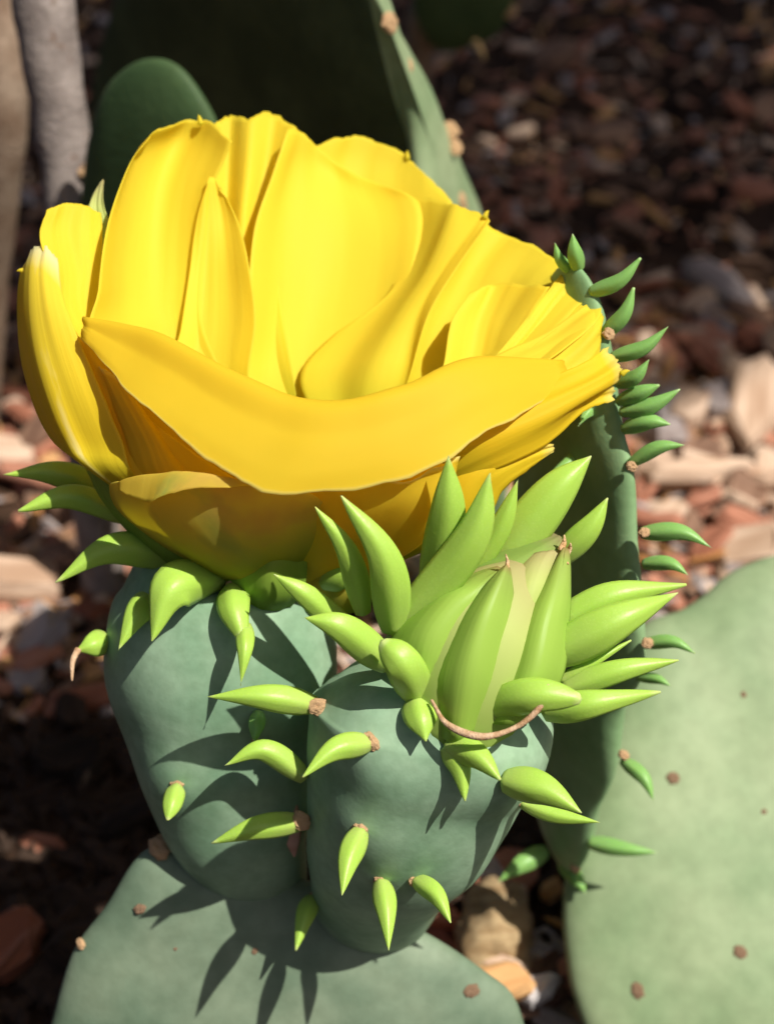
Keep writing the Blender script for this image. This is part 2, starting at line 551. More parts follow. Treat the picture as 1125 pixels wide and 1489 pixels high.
def pad_mesh(name, outline, n, thick, mat, parent, bulge=2.6, rough=0.12, bumps=(), rings=22, N=110, edge=0.03):
    """a flat fleshy cactus pad: closed outline of points on one plane with normal n, swelling to 2*thick in the middle"""
    P = np.array(outline, float)
    n = unit(n)
    m = len(P)
    Q = np.concatenate([P, P, P])
    t = (np.arange(N) / N) * m + m
    Q = catmull(Q, t / (3 * m - 1))
    c = P.mean(axis=0)
    verts, faces = [], []
    nrings = rings
    for side in (1, -1):
        for i in range(nrings + 1):
            s = (i / nrings)
            s = math.sin(s * math.pi / 2)
            h = thick * math.sqrt(max(0.0, 1 - s ** bulge))
            for k in range(N):
                p = c + (Q[k] - c) * s
                w = edge * nz(Q[k], 0.9) * s ** 3
                p = p + unit(Q[k] - c) * w * 3
                hh = h + rough * nz(p + n * side * 7, 0.28) * (1 - s ** 4) + 0.25 * rough * nz(p + n * side * 3, 0.9) * (1 - s ** 4)
                q = p + n * side * hh
                for (bp, bh, bs) in bumps:
                    q = q + n * side * bh * math.exp(-np.sum((p - bp) ** 2) / (bs * bs)) * (1 - s ** 4)
                verts.append(q)
    off = (nrings + 1) * N
    for s0 in (0, off):
        for i in range(nrings):
            for k in range(N):
                k2 = (k + 1) % N
                faces.append((s0 + i * N + k, s0 + i * N + k2, s0 + (i + 1) * N + k2, s0 + (i + 1) * N + k))
    me_o = mesh_obj(name, verts, faces, mat, parent)
    bm = bmesh.new(); bm.from_mesh(me_o.data)
    bmesh.ops.remove_doubles(bm, verts=bm.verts, dist=1e-5)
    bmesh.ops.recalc_face_normals(bm, faces=bm.faces)
    bm.to_mesh(me_o.data); bm.free()
    return me_o


# ------------------------------------------------------------------ ground
def build_ground():
    m, nt, bs, out = newmat('soil_and_fine_mulch')
    n1 = noise_node(nt, 60, 5)
    n2 = noise_node(nt, 14, 3)
    r1 = ramp(nt, n1.outputs['Fac'], [(0.3, (0.02, 0.012, 0.009)), (0.55, (0.065, 0.038, 0.025)), (0.75, (0.15, 0.09, 0.06))])
    mx = nt.nodes.new('ShaderNodeMixRGB'); mx.blend_type = 'MULTIPLY'; mx.inputs[0].default_value = 0.8
    r2 = ramp(nt, n2.outputs['Fac'], [(0.3, (0.5, 0.45, 0.4)), (0.7, (1, 1, 1))])
    nt.links.new(r1.outputs[0], mx.inputs[1]); nt.links.new(r2.outputs[0], mx.inputs[2])
    nt.links.new(mx.outputs[0], bs.inputs['Base Color'])
    bs.inputs['Roughness'].default_value = 0.95
    bs.inputs['Specular IOR Level'].default_value = 0.1
    add_bump(nt, bs, n1.outputs['Fac'], 1.0, 0.006)
    # fine grid near the plant, coarse to the horizon
    xs = np.concatenate([[-3000, -800, -250, -120], np.linspace(-60, 70, 66), [140, 250, 800, 3000]])
    ys = np.concatenate([[-3000, -800, -250, -80], np.linspace(-20, 120, 71), [180, 300, 800, 3000]])
    verts, faces = [], []
    for y in ys:
        for x in xs:
            near = 1 if (-60 <= x <= 70 and -20 <= y <= 120) else 0
            verts.append((x, y, near * (0.35 * nz((x, y, 0), 0.12) + 0.25 * nz((x, y, 5), 0.45)) - 0.25))
    w = len(xs)
    for i in range(len(ys) - 1):
        for j in range(w - 1):
            faces.append((i * w + j, i * w + j + 1, (i + 1) * w + j + 1, (i + 1) * w + j))
    g = mesh_obj('ground', verts, faces, m)
    g['kind'] = 'structure'
    return g


ground_o = build_ground()
gb = bvh_of(ground_o)


def gz(x, y):
    loc, *_ = gb.ray_cast(Vector((x * S, y * S, 1)), Vector((0, 0, -1)))
    return loc.z / S if loc else -0.25


# ------------------------------------------------------------------ flowering cactus
G_A = np.array([-1.4, 14.6, 0.0])
cactus = thing('prickly_pear_cactus', 'blue-green cactus with big yellow open flower and a lime green closed bud', 'cactus', G_A)

# lower pad: stands on the ground, leaning back a little
pn = unit([0.06, -0.92, 0.40])
pp0 = at(420, 1300, 23.75)
pad_px = [(232, 1236), (300, 1243), (380, 1262), (470, 1290), (560, 1325), (640, 1368), (700, 1415), (748, 1462), (772, 1560), (760, 1720),
          (700, 1900), (600, 2060), (480, 2150), (360, 2150), (230, 2060), (130, 1900), (75, 1720), (60, 1580), (78, 1480), (108, 1390),
          (150, 1318), (195, 1258)]
lower_pad = pad_mesh('pad', [on_plane(x, y, pp0, pn) for x, y in pad_px], pn, 0.62, M['pad'], cactus, bulge=3.0)
lb = bvh_of(lower_pad)
for (x, y, r, old) in [(204, 1322, 0.10, True), (370, 1383, 0.05, True), (685, 1440, 0.13, True), (255, 1380, 0.03, True)]:
    d, nr = hit(lb, x, y, 23.5)
    areole(lower_pad, at(x, y, d), r, nr, 0.8 if x < 230 else 0.5, old)
for (x, y, r) in [(232, 1232, 0.17), (118, 1372, 0.08)]:
    d, nr = hit(lb, x, y + 8, 23.6)
    areole(lower_pad, at(x, y, d), r, nr, 0.8)

# ovary under the open flower
b1 = [(at(x, y, d), 0.10, 0.55) for x, y, d in [(458, 1025, 21.9), (257, 1140, 22.3), (432, 1195, 22.7), (345, 900, 21.4)]]
ov1 = club('ovary', [(280, 380, 818, 22.25), (232, 420, 826, 22.3), (192, 452, 842, 22.35), (168, 476, 868, 22.4), (155, 488, 910, 22.5), (153, 490, 970, 22.6),
                     (168, 482, 1030, 22.8), (190, 470, 1090, 22.95), (213, 460, 1140, 23.1), (238, 454, 1190, 23.3),
                     (268, 450, 1235, 23.65), (302, 447, 1275, 24.2), (330, 440, 1310, 24.8)], M['ovary'], cactus, 0.78, b1)
o1 = bvh_of(ov1)
b2 = [(at(x, y, d), 0.10, 0.5) for x, y, d in [(535, 1080, 20.2), (525, 1205, 20.8), (738, 1128, 20.4), (560, 1140, 20.3)]]
ov2 = club('ovary', [(590, 690, 955, 20.85), (545, 725, 962, 20.87), (505, 762, 977, 20.9), (476, 790, 1002, 20.95), (458, 804, 1032, 21.05), (450, 800, 1062, 21.15),
                     (444, 772, 1110, 21.4), (441, 748, 1160, 21.62), (440, 720, 1205, 21.9), (444, 680, 1245, 22.3),
                     (448, 650, 1280, 22.9), (455, 630, 1312, 23.7), (470, 615, 1340, 24.5)], M['ovary'], cactus, 0.74, b2)
o2 = bvh_of(ov2)


def leaf_on(parent, bvh, bx, by, tx, ty, w, lift=0.55, dd=22.0, mid=None, ar=0, mat=None, bend=(0, 0), flat=0.72, profile=None):
    """leaf rooted on a surface, its tip standing off by lift cm"""
    d, nr = hit(bvh, bx, by, dd)
    td = d - lift
    m = None
    if mid:
        m = (mid[0], mid[1], d - lift * 0.55)
    leaf(parent, (bx, by, d - 0.02), (tx, ty, td), w, m, mat, flat, profile, bend)
    if ar:
        b, t = at(bx, by, d), at(tx, ty, td)
        areole(parent, b - unit(t - b) * ar * 0.35, ar, unit(unit(b - t) + 0.6 * nr), 0.8)


# leaves round the flower's base and down its ovary
leaf(ov1, (175, 722, 22.5), (4, 690, 22.0), 50, (85, 688, 22.2), M['leaf'])
leaf(ov1, (190, 752, 22.2), (27, 743, 21.6), 48, (105, 722, 21.8), M['leaf'])
leaf(ov1, (270, 812, 22.0), (81, 847, 21.3), 58, (165, 798, 21.5), M['leaf'])
leaf(ov1, (328, 842, 21.6), (221, 932, 20.7), 78, (252, 855, 20.9), M['leaf'], profile=[0.25, 0.62, 0.92, 1.0, 0.86, 0.55, 0.3, 0.04])
leaf(ov1, (228, 868, 21.9), (172, 946, 21.2), 50, (200, 893, 21.4), M['leaf'])
leaf(ov1, (158, 930, 22.3), (112, 946, 21.9), 42, (134, 938, 22.0), M['leaf'], profile=[0.5, 0.9, 1, 0.95, 0.8, 0.55, 0.3, 0.1])
areole(ov1, at(152, 931, 22.25), 0.12)
tube('thread', [at(114, 944, 21.9), at(106, 962, 21.8), at(105, 990, 21.75)], [0.05, 0.04, 0.015], M['thread'], ov1, segs=8)
leaf(ov1, (338, 850, 21.5), (352, 925, 20.8), 54, (340, 885, 21.0), M['leaf'], profile=[0.45, 0.85, 1, 1, 0.9, 0.75, 0.6, 0.4])
leaf(ov1, (356, 908, 20.95), (350, 997, 20.6), 36, (356, 945, 20.65), M['leaf'])
areole(ov1, at(338, 853, 21.35), 0.09)
leaf(ov2, (460, 1026, 20.75), (300, 1013, 20.5), 52, (385, 1013, 20.5))
areole(ov2, at(462, 1027, 20.65), 0.13)
leaf_on(ov1, o1, 375, 1035, 370, 1080, 30, 0.25, 21.7, None, 0, M['leaf_dark'])
areole(ov1, at(371, 1077, hit(o1, 371, 1077, 21.6)[0] - 0.15), 0.05)
leaf(ov2, (444, 1130, 21.3), (327, 1113, 21.0), 42, (383, 1091, 21.1))
leaf_on(ov1, o1, 258, 1142, 244, 1192, 34, 0.4, 22.4, None, 0.10, profile=[0.5, 0.9, 1, 1, 0.95, 0.8, 0.55, 0.2])
leaf(ov2, (436, 1196, 21.6), (308, 1226, 21.3), 46, (372, 1204, 21.3))
areole(ov2, at(437, 1194, 21.5), 0.12)
# leaves on the bud's ovary
leaf_on(ov2, o2, 537, 1081, 440, 1130, 48, 0.5, 20.6, (487, 1090), 0.13)
leaf_on(ov2, o2, 525, 1208, 497, 1302, 44, 0.6, 21.2, (507, 1250), 0.12)
leaf_on(ov2, o2, 455, 1305, 430, 1382, 36, 0.5, 22.6, (443, 1335), 0.08)
leaf_on(ov2, o2, 553, 1281, 565, 1382, 40, 0.6, 21.8, (562, 1325), 0.11)
leaf_on(ov2, o2, 604, 1280, 655, 1342, 36, 0.55, 22.2, (634, 1302), 0.10)
leaf_on(ov2, o2, 650, 1085, 727, 1134, 52, 0.5, 20.1, (692, 1098), 0)
leaf_on(ov2, o2, 650, 1085, 676, 1165, 46, 0.15, 20.2, (668, 1115), 0, M['leaf'])
leaf_on(ov2, o2, 732, 1136, 845, 1182, 62, 0.5, 20.6, (790, 1148), 0)
areole(ov2, at(738, 1126, 20.35), 0.12)
leaf_on(ov2, o2, 758, 1168, 872, 1196, 34, 0.3, 20.9, (812, 1186), 0.06)
leaf_on(ov2, o2, 605, 1018, 619, 1078, 58, 0.4, 20.0, None, 0.0, profile=[0.7, 0.95, 1, 0.95, 0.8, 0.55, 0.26, 0.02])

# ------------------------------------------------------------------ the closed bud
bud = bpy.data.objects.new('bud', None)
col.objects.link(bud); bud.empty_display_size = 0.01
bud.parent = cactus; bud.matrix_parent_inverse = world_of(cactus).inverted()
core = tube('bud_core', [at(660, 1045, 20.75), at(690, 960, 20.45), at(725, 890, 20.4), at(765, 835, 20.5)],
            [0.85, 0.9, 0.72, 0.3], M['sepal_pale'], bud, segs=20)


def sepal(rows, mat='sepal', seed=0):
    return sheet('sepal', rows, M[mat], bud, thick=0.09, nu=20, nv=24, jag=0.012, ruffle=0.02, seed=seed)


sepal([[(600, 960, 20.9), (660, 940, 20.5), (725, 960, 20.4)], [(612, 885, 20.9), (680, 888, 20.4), (760, 900, 20.3)],
       [(662, 832, 20.9), (722, 832, 20.4), (782, 845, 20.35)], [(732, 800, 20.9), (772, 803, 20.5), (806, 815, 20.45)],
       [(800, 776, 20.8), (813, 780, 20.7), (819, 788, 20.6)]], 'sepal_top', 1)
sepal([[(700, 1040, 20.3), (745, 1040, 20.0), (795, 1020, 20.3)], [(710, 960, 20.2), (758, 960, 19.95), (805, 955, 20.3)],
       [(732, 880, 20.2), (768, 870, 20.0), (805, 868, 20.3)], [(745, 840, 20.3), (780, 828, 20.2), (814, 830, 20.4)],
       [(770, 808, 20.45), (795, 802, 20.4), (818, 800, 20.45)]], 'sepal_pale', 2)
sepal([[(700, 1052, 20.0), (745, 1052, 19.75), (792, 1030, 20.0)], [(728, 985, 19.95), (775, 980, 19.6), (820, 975, 20.0)],
       [(752, 912, 20.05), (792, 905, 19.75), (827, 905, 20.15)], [(785, 852, 20.25), (810, 845, 20.05), (829, 850, 20.25)],
       [(815, 800, 20.45), (821, 796, 20.35), (826, 802, 20.45)]], 'sepal', 3)
sepal([[(578, 1010, 20.3), (610, 1022, 20.0), (645, 1042, 20.0)], [(560, 950, 20.3), (612, 938, 19.75), (655, 962, 19.8)],
       [(600, 890, 20.3), (650, 878, 19.8), (694, 890, 19.85)], [(662, 848, 20.25), (695, 845, 19.95), (720, 850, 19.9)],
       [(722, 824, 20.1), (728, 826, 20.0), (733, 830, 19.95)]], 'sepal', 4)
sepal([[(636, 1062, 20.05), (665, 1078, 19.8), (702, 1052, 20.05)], [(624, 992, 19.9), (680, 988, 19.45), (736, 992, 19.9)],
       [(655, 922, 19.85), (700, 910, 19.45), (747, 922, 19.85)], [(698, 862, 19.85), (722, 855, 19.6), (746, 865, 19.85)],
       [(732, 826, 19.85), (737, 822, 19.78), (742, 827, 19.85)]], 'sepal', 5)
BL = [  # base, tip, width, mid
    ((528, 892, 20.4), (458, 737, 19.6), 46, (506, 805, 19.8)), ((572, 918, 20.3), (496, 721, 19.4), 70, (560, 815, 19.6)),
    ((628, 860, 20.5), (652, 662, 19.4), 72, (650, 750, 19.75)), ((585, 905, 20.3), (712, 688, 19.4), 74, (684, 785, 19.65)),
    ((680, 840, 20.8), (753, 697, 20.2), 46, (728, 765, 20.4)), ((725, 820, 20.9), (859, 663, 20.6), 84, (802, 722, 20.6)),
    ((810, 815, 20.8), (883, 724, 20.5), 48, (856, 768, 20.55)), ((515, 925, 20.7), (398, 835, 20.2), 48, (448, 868, 20.3)),
    ((566, 968, 20.2), (443, 898, 19.6), 62, (500, 915, 19.7)), ((606, 1012, 20.0), (556, 934, 19.55), 66, (588, 968, 19.55)),
    ((790, 920, 20.4), (997, 850, 20.4), 58, (890, 868, 20.2)), ((800, 955, 20.2), (985, 862, 20.2), 78, (895, 905, 19.9)),
    ((815, 990, 20.3), (917, 931, 20.3), 22, (862, 963, 20.2)), ((820, 1003, 20.3), (986, 960, 20.2), 46, (900, 975, 20.1)),
    ((790, 1035, 20.2), (960, 1006, 20.1), 54, (865, 1022, 19.9)), ((705, 1038, 20.0), (842, 1016, 19.4), 58, (765, 1012, 19.5)),
    ((470, 850, 21.4), (545, 800, 21.2), 50, (505, 830, 21.1)),
]
for i, (b, t, w, m_) in enumerate(BL):
    pr = [0.7, 0.9, 1, 1, 0.95, 0.85, 0.66, 0.3] if i in (9, 15) else None
    leaf(bud, b, t, w, m_, profile=pr, flat=0.6)
# ragged dry tip of the bud
for (a, b, r) in [((815, 800, 20.4), (820, 778, 20.35), .05), ((822, 806, 20.4), (829, 790, 20.3), .05), ((736, 828, 19.8), (735, 806, 19.75), .035),
                  ((812, 812, 20.3), (826, 820, 20.2), .05)]:
    tube('dry_tip', [at(*a), at((a[0] + b[0]) / 2 + 2, (a[1] + b[1]) / 2, a[2]), at(*b)], [r, r * 0.7, 0.008], M['areole'], bud, segs=8, rings=8)

# ------------------------------------------------------------------ the open flower
flower = bpy.data.objects.new('flower', None)
col.objects.link(flower); flower.empty_display_size = 0.01
flower.parent = cactus; flower.matrix_parent_inverse = world_of(cactus).inverted()
flower['label'] = 'large open bright yellow flower'


def petal(rows, mat='petal', seed=0, **kw):
    return sheet('petal', rows, M[mat], flower, seed=seed, **kw)


# E: far petal at the back
petal([[(430, 560, 22.9), (480, 560, 23.0), (520, 560, 23.0), (560, 560, 22.8)], [(440, 430, 23.7), (500, 430, 24.0), (570, 430, 24.0), (640, 430, 23.6)],
       [(440, 330, 24.1), (500, 320, 24.5), (570, 320, 24.5), (662, 345, 24.0)], [(450, 252, 24.3), (505, 242, 24.7), (572, 255, 24.7), (660, 302, 24.2)],
       [(458, 212, 24.4), (520, 196, 24.75), (582, 222, 24.75), (648, 280, 24.4)]], seed=1, jag=0.06, notch=0.06)
# C: folded petal behind the left one
petal([[(370, 600, 22.3), (385, 600, 22.4), (400, 600, 22.4), (420, 600, 22.4), (435, 600, 22.3)],
       [(295, 450, 23.0), (325, 450, 23.2), (355, 450, 23.1), (380, 450, 23.0), (410, 450, 22.9)],
       [(305, 345, 23.4), (330, 345, 23.65), (350, 340, 23.35), (372, 335, 23.5), (400, 330, 23.4)],
       [(308, 250, 23.7), (334, 248, 23.95), (358, 245, 23.65), (385, 245, 23.85), (412, 240, 23.7)],
       [(313, 180, 23.9), (338, 169, 24.1), (362, 172, 23.85), (395, 164, 24.05), (430, 190, 23.85)]], seed=2, jag=0.05)
# A: tall petal, back left
petal([[(300, 640, 21.8), (330, 640, 21.9), (350, 640, 22.0), (365, 640, 22.0), (380, 640, 22.0)],
       [(140, 510, 21.1), (190, 500, 21.9), (230, 490, 22.3), (262, 490, 22.4), (300, 490, 22.3)],
       [(143, 420, 21.3), (175, 405, 22.2), (215, 395, 22.7), (255, 390, 22.8), (292, 390, 22.6)],
       [(157, 325, 21.8), (190, 300, 22.7), (225, 290, 23.1), (265, 285, 23.1), (302, 290, 22.75)],
       [(188, 240, 22.4), (213, 222, 23.0), (250, 215, 23.4), (290, 215, 23.3), (326, 232, 22.8)],
       [(214, 207, 22.6), (243, 185, 23.0), (276, 176, 23.3), (307, 177, 23.2), (336, 206, 22.8)]], seed=3, jag=0.03)
# D: broad centre petal at the back
petal([[(400, 640, 22.0), (420, 645, 22.0), (440, 650, 21.9), (470, 645, 21.8), (500, 640, 21.7)],
       [(350, 560, 22.2), (400, 560, 22.5), (450, 572, 22.55), (500, 577, 22.45), (545, 560, 22.2)],
       [(360, 450, 22.4), (410, 445, 23.0), (470, 445, 23.25), (540, 445, 23.2), (592, 432, 22.95)],
       [(370, 335, 22.8), (415, 330, 23.4), (480, 335, 23.65), (550, 340, 23.65), (612, 345, 23.4)],
       [(395, 258, 23.2), (425, 247, 23.7), (470, 255, 23.95), (530, 285, 23.95), (612, 300, 23.6)],
       [(420, 186, 23.5), (440, 193, 23.75), (468, 218, 23.95), (518, 254, 24.0), (592, 281, 23.7)]], seed=4, jag=0.02, ruffle=0.07)
# B: narrow pointed petal standing before A and D
petal([[(320, 640, 21.8), (335, 640, 21.9), (355, 640, 21.9), (372, 640, 21.8)], [(252, 545, 22.0), (290, 545, 22.2), (330, 550, 22.15), (362, 548, 21.95)],
       [(263, 480, 22.22), (295, 475, 22.4), (335, 470, 22.35), (372, 470, 22.1)], [(275, 400, 22.55), (300, 395, 22.66), (332, 392, 22.6), (363, 395, 22.32)],
       [(285, 325, 22.72), (303, 318, 22.74), (325, 318, 22.78), (347, 328, 22.62)], [(299, 272, 22.72), (304, 258, 22.74), (312, 259, 22.76), (322, 277, 22.74)]],
      seed=5, jag=0.01)
# F: right back petal with a folded right edge
petal([[(470, 630, 21.5), (500, 630, 21.5), (530, 630, 21.3), (560, 625, 21.1), (570, 620, 21.0)],
       [(436, 548, 22.45), (490, 548, 22.35), (540, 545, 21.95), (588, 545, 21.95), (596, 550, 21.75)],
       [(478, 492, 22.9), (540, 470, 22.85), (580, 465, 22.4), (612, 456, 22.35), (624, 460, 22.1)],
       [(560, 430, 23.1), (595, 405, 23.1), (625, 395, 22.7), (650, 388, 22.62), (664, 394, 22.4)],
       [(590, 352, 23.65), (625, 335, 23.3), (655, 330, 22.9), (686, 335, 22.8), (700, 342, 22.6)],
       [(580, 286, 23.95), (632, 290, 23.45), (668, 302, 23.1), (700, 310, 22.95), (712, 320, 22.8)]], seed=6, jag=0.035)
# G: right petals
petal([[(540, 630, 21.2), (580, 625, 21.0), (620, 615, 20.9), (640, 605, 20.7)], [(585, 550, 22.1), (640, 538, 22.0), (690, 525, 21.7), (722, 540, 21.1)],
       [(615, 462, 22.55), (680, 460, 22.5), (750, 455, 22.1), (802, 482, 21.4)], [(652, 395, 22.85), (712, 390, 22.8), (782, 402, 22.4), (850, 435, 21.7)],
       [(690, 320, 23.0), (745, 345, 22.95), (810, 380, 22.5), (873, 448, 21.8)]], seed=7, jag=0.04, ruffle=0.08)
petal([[(590, 620, 20.9), (610, 615, 20.9), (640, 610, 20.8)], [(640, 545, 21.3), (680, 545, 21.55), (722, 545, 21.2)],
       [(655, 470, 21.65), (702, 468, 21.95), (755, 482, 21.5)], [(684, 424, 21.95), (728, 412, 22.15), (797, 416, 21.6)]], seed=8, jag=0.03)
petal([[(600, 640, 20.7), (630, 635, 20.6), (650, 630, 20.6)], [(680, 560, 20.9), (715, 555, 21.1), (745, 560, 20.8)],
       [(735, 500, 21.3), (775, 495, 21.5), (812, 515, 21.1)], [(790, 430, 21.75), (830, 425, 21.9), (866, 470, 21.4)],
       [(815, 398, 21.95), (850, 408, 22.0), (874, 442, 21.7)]], seed=9, jag=0.03)
# outer right petals
petal([[(540, 630, 21.0), (560, 660, 20.85), (590, 690, 20.9)], [(640, 562, 20.95), (664, 595, 20.7), (684, 640, 20.8)],
       [(722, 516, 21.2), (748, 555, 20.95), (772, 600, 20.95)], [(792, 484, 21.4), (818, 520, 21.2), (838, 562, 21.2)],
       [(846, 446, 21.6), (864, 478, 21.35), (870, 520, 21.4)], [(868, 436, 21.8), (876, 460, 21.6), (872, 492, 21.6)]], 'petal', 10, jag=0.03)
petal([[(530, 690, 20.8), (560, 715, 20.7), (590, 735, 20.9)], [(660, 605, 20.5), (682, 645, 20.25), (704, 690, 20.5)],
       [(762, 562, 20.75), (785, 600, 20.5), (792, 648, 20.75)], [(842, 532, 21.1), (862, 562, 20.95), (850, 596, 21.15)],
       [(884, 506, 21.4), (899, 540, 21.25), (890, 582, 21.3)]], 'petal_outer', 11, jag=0.08, ruffle=0.08)
# J: left petals
petal([[(210, 570, 21.6), (225, 575, 21.7), (240, 580, 21.8)], [(90, 475, 21.2), (115, 472, 21.5), (152, 462, 21.8)],
       [(76, 405, 21.4), (105, 392, 21.8), (148, 390, 22.0)], [(58, 345, 21.7), (97, 335, 22.0), (150, 342, 22.2)],
       [(68, 306, 21.9), (105, 294, 22.1), (148, 310, 22.3)]], 'petal', 12, jag=0.02)
petal([[(120, 400, 22.3), (138, 400, 22.3), (165, 400, 22.3)], [(125, 335, 22.5), (140, 330, 22.55), (160, 330, 22.5)],
       [(130, 298, 22.6), (139, 294, 22.65), (152, 298, 22.6)], [(147, 264, 22.7), (149, 262, 22.7), (151, 264, 22.7)]], 'sepal_pale', 13, jag=0.01)
petal([[(300, 800, 22.0), (320, 810, 21.8), (330, 812, 21.7), (345, 810, 21.6)], [(122, 676, 21.4), (140, 690, 20.95), (165, 697, 20.85), (205, 700, 20.7)],
       [(68, 628, 21.5), (95, 640, 20.95), (130, 642, 20.85), (180, 645, 20.7)], [(35, 540, 21.6), (60, 550, 21.0), (95, 552, 20.85), (145, 562, 20.8)],
       [(26, 460, 21.7), (44, 465, 21.2), (72, 470, 21.0), (112, 484, 20.95)], [(30, 400, 21.8), (44, 395, 21.45), (62, 400, 21.3), (92, 430, 21.2)],
       [(42, 374, 21.9), (52, 360, 21.75), (66, 358, 21.65), (84, 376, 21.55)]], 'petal_left', 14, jag=0.06, ruffle=0.03)
petal([[(340, 800, 21.6), (360, 805, 21.4), (390, 800, 21.3), (420, 790, 21.3)], [(180, 715, 20.9), (240, 715, 20.6), (310, 720, 20.45), (400, 735, 20.35)],
       [(150, 620, 20.95), (210, 645, 20.65), (280, 690, 20.45), (390, 725, 20.35)], [(118, 530, 21.05), (170, 570, 20.8), (235, 630, 20.6), (330, 690, 20.45)],
       [(104, 482, 21.15), (135, 505, 21.0), (190, 580, 20.75), (270, 655, 20.6)]], 'petal_front', 15, jag=0.03)
petal([[(330, 790, 21.4), (350, 800, 21.3), (370, 800, 21.2)], [(215, 710, 20.75), (250, 715, 20.5), (290, 715, 20.45)],
       [(175, 620, 20.75), (215, 640, 20.55), (250, 655, 20.55)], [(140, 530, 20.95), (165, 545, 20.8), (195, 575, 20.75)]], 'petal_front', 16, jag=0.02)
petal([[(330, 780, 21.7), (370, 785, 21.6), (410, 780, 21.6), (450, 775, 21.6)], [(170, 640, 21.35), (240, 660, 21.1), (320, 700, 20.9), (420, 720, 20.8)],
       [(125, 545, 21.4), (190, 570, 21.25), (280, 630, 21.1), (380, 670, 21.0)], [(110, 470, 21.5), (170, 500, 21.5), (250, 560, 21.4), (330, 610, 21.3)]],
      'petal_front', 25, jag=0.03)
# I: the big front petal, rolled over its crest
petal([[(330, 740, 21.8), (350, 745, 21.8), (380, 750, 21.7), (420, 750, 21.6), (460, 740, 21.6), (500, 730, 21.5), (530, 720, 21.4)],
       [(200, 545, 21.5), (300, 620, 21.3), (390, 655, 21.1), (490, 655, 20.9), (590, 620, 20.8), (670, 575, 20.9), (740, 545, 21.1)],
       [(127, 466, 20.9), (228, 487, 20.5), (350, 548, 20.0), (466, 585, 19.75), (584, 562, 19.8), (682, 524, 20.25), (812, 522, 21.1)],
       [(122, 474, 20.75), (228, 530, 20.2), (345, 602, 19.72), (458, 636, 19.48), (585, 614, 19.6), (700, 558, 20.05), (824, 532, 21.02)],
       [(118, 482, 20.7), (208, 560, 20.05), (322, 640, 19.6), (432, 682, 19.38), (580, 660, 19.5), (712, 596, 20.0), (832, 546, 20.95)],
       [(119, 488, 20.65), (196, 578, 20.0), (306, 668, 19.58), (402, 718, 19.36), (592, 693, 19.46), (718, 622, 19.95), (832, 564, 20.92)]], 'petal_front', 17, jag=0.06,
      ruffle=0.085, nu=56, nv=50)
# K: lower outer tepals, flushed green and bronze
petal([[(330, 850, 22.0), (370, 862, 21.8), (410, 852, 21.7), (445, 842, 21.7)], [(250, 802, 21.3), (320, 820, 20.75), (400, 800, 20.55), (480, 780, 20.65)],
       [(176, 745, 20.9), (265, 762, 20.25), (370, 752, 20.0), (480, 745, 20.15)], [(160, 708, 20.7), (235, 702, 20.0), (330, 706, 19.7), (450, 716, 19.85)],
       [(170, 702, 20.55), (228, 690, 19.9), (292, 688, 19.62), (395, 706, 19.68)], [(172, 712, 20.4), (212, 730, 19.75), (262, 712, 19.55), (340, 708, 19.6)]],
      'tepal', 18, jag=0.03, ruffle=0.05)
petal([[(420, 852, 21.8), (450, 858, 21.7), (490, 850, 21.6), (520, 840, 21.6)], [(420, 805, 21.0), (480, 805, 20.8), (550, 808, 20.75), (605, 795, 20.8)],
       [(420, 755, 20.3), (500, 748, 20.05), (580, 745, 20.0), (650, 740, 20.15)], [(405, 722, 20.1), (500, 704, 19.8), (600, 696, 19.7), (668, 664, 19.95)]],
      'petal_front', 19, jag=0.06)
petal([[(520, 845, 21.6), (550, 835, 21.5), (580, 815, 21.4)], [(590, 745, 20.9), (640, 770, 20.7), (695, 765, 20.85)],
       [(640, 672, 20.6), (690, 694, 20.45), (732, 712, 20.7)], [(712, 640, 20.7), (745, 662, 20.6), (768, 684, 20.8)],
       [(790, 644, 20.95), (804, 648, 20.9), (800, 658, 20.95)]], 'petal_outer', 20, jag=0.05)
petal([[(440, 770, 21.0), (480, 780, 20.9), (520, 790, 20.9)], [(500, 735, 20.5), (540, 745, 20.35), (590, 760, 20.45)],
       [(575, 700, 20.3), (605, 712, 20.15), (640, 735, 20.3)], [(604, 664, 20.2), (636, 672, 20.1), (664, 662, 20.2)]], 'petal_outer', 21, jag=0.08)
petal([[(350, 895, 21.9), (385, 898, 21.7), (415, 892, 21.75)], [(335, 868, 21.5), (388, 872, 21.1), (440, 862, 21.3)],
       [(330, 835, 21.35), (390, 832, 20.85), (447, 825, 21.1)], [(338, 815, 21.3), (395, 800, 20.85), (442, 798, 21.0)]], 'tepal_green', 22, jag=0.02)
petal([[(450, 890, 21.8), (480, 895, 21.7), (520, 890, 21.6)], [(440, 850, 21.6), (490, 860, 21.3), (560, 850, 21.4)],
       [(440, 800, 21.4), (500, 805, 21.1), (580, 800, 21.2)], [(445, 770, 21.3), (505, 770, 21.0), (590, 770, 21.1)]], 'tepal', 23, jag=0.02)
petal([[(300, 850, 22.2), (330, 855, 21.9), (350, 855, 21.8)], [(215, 800, 21.8), (245, 808, 21.4), (290, 810, 21.2)],
       [(150, 730, 21.7), (175, 742, 21.3), (215, 745, 21.1)], [(125, 680, 21.7), (140, 685, 21.4), (165, 690, 21.2)]], 'tepal_green', 24, jag=0.02)

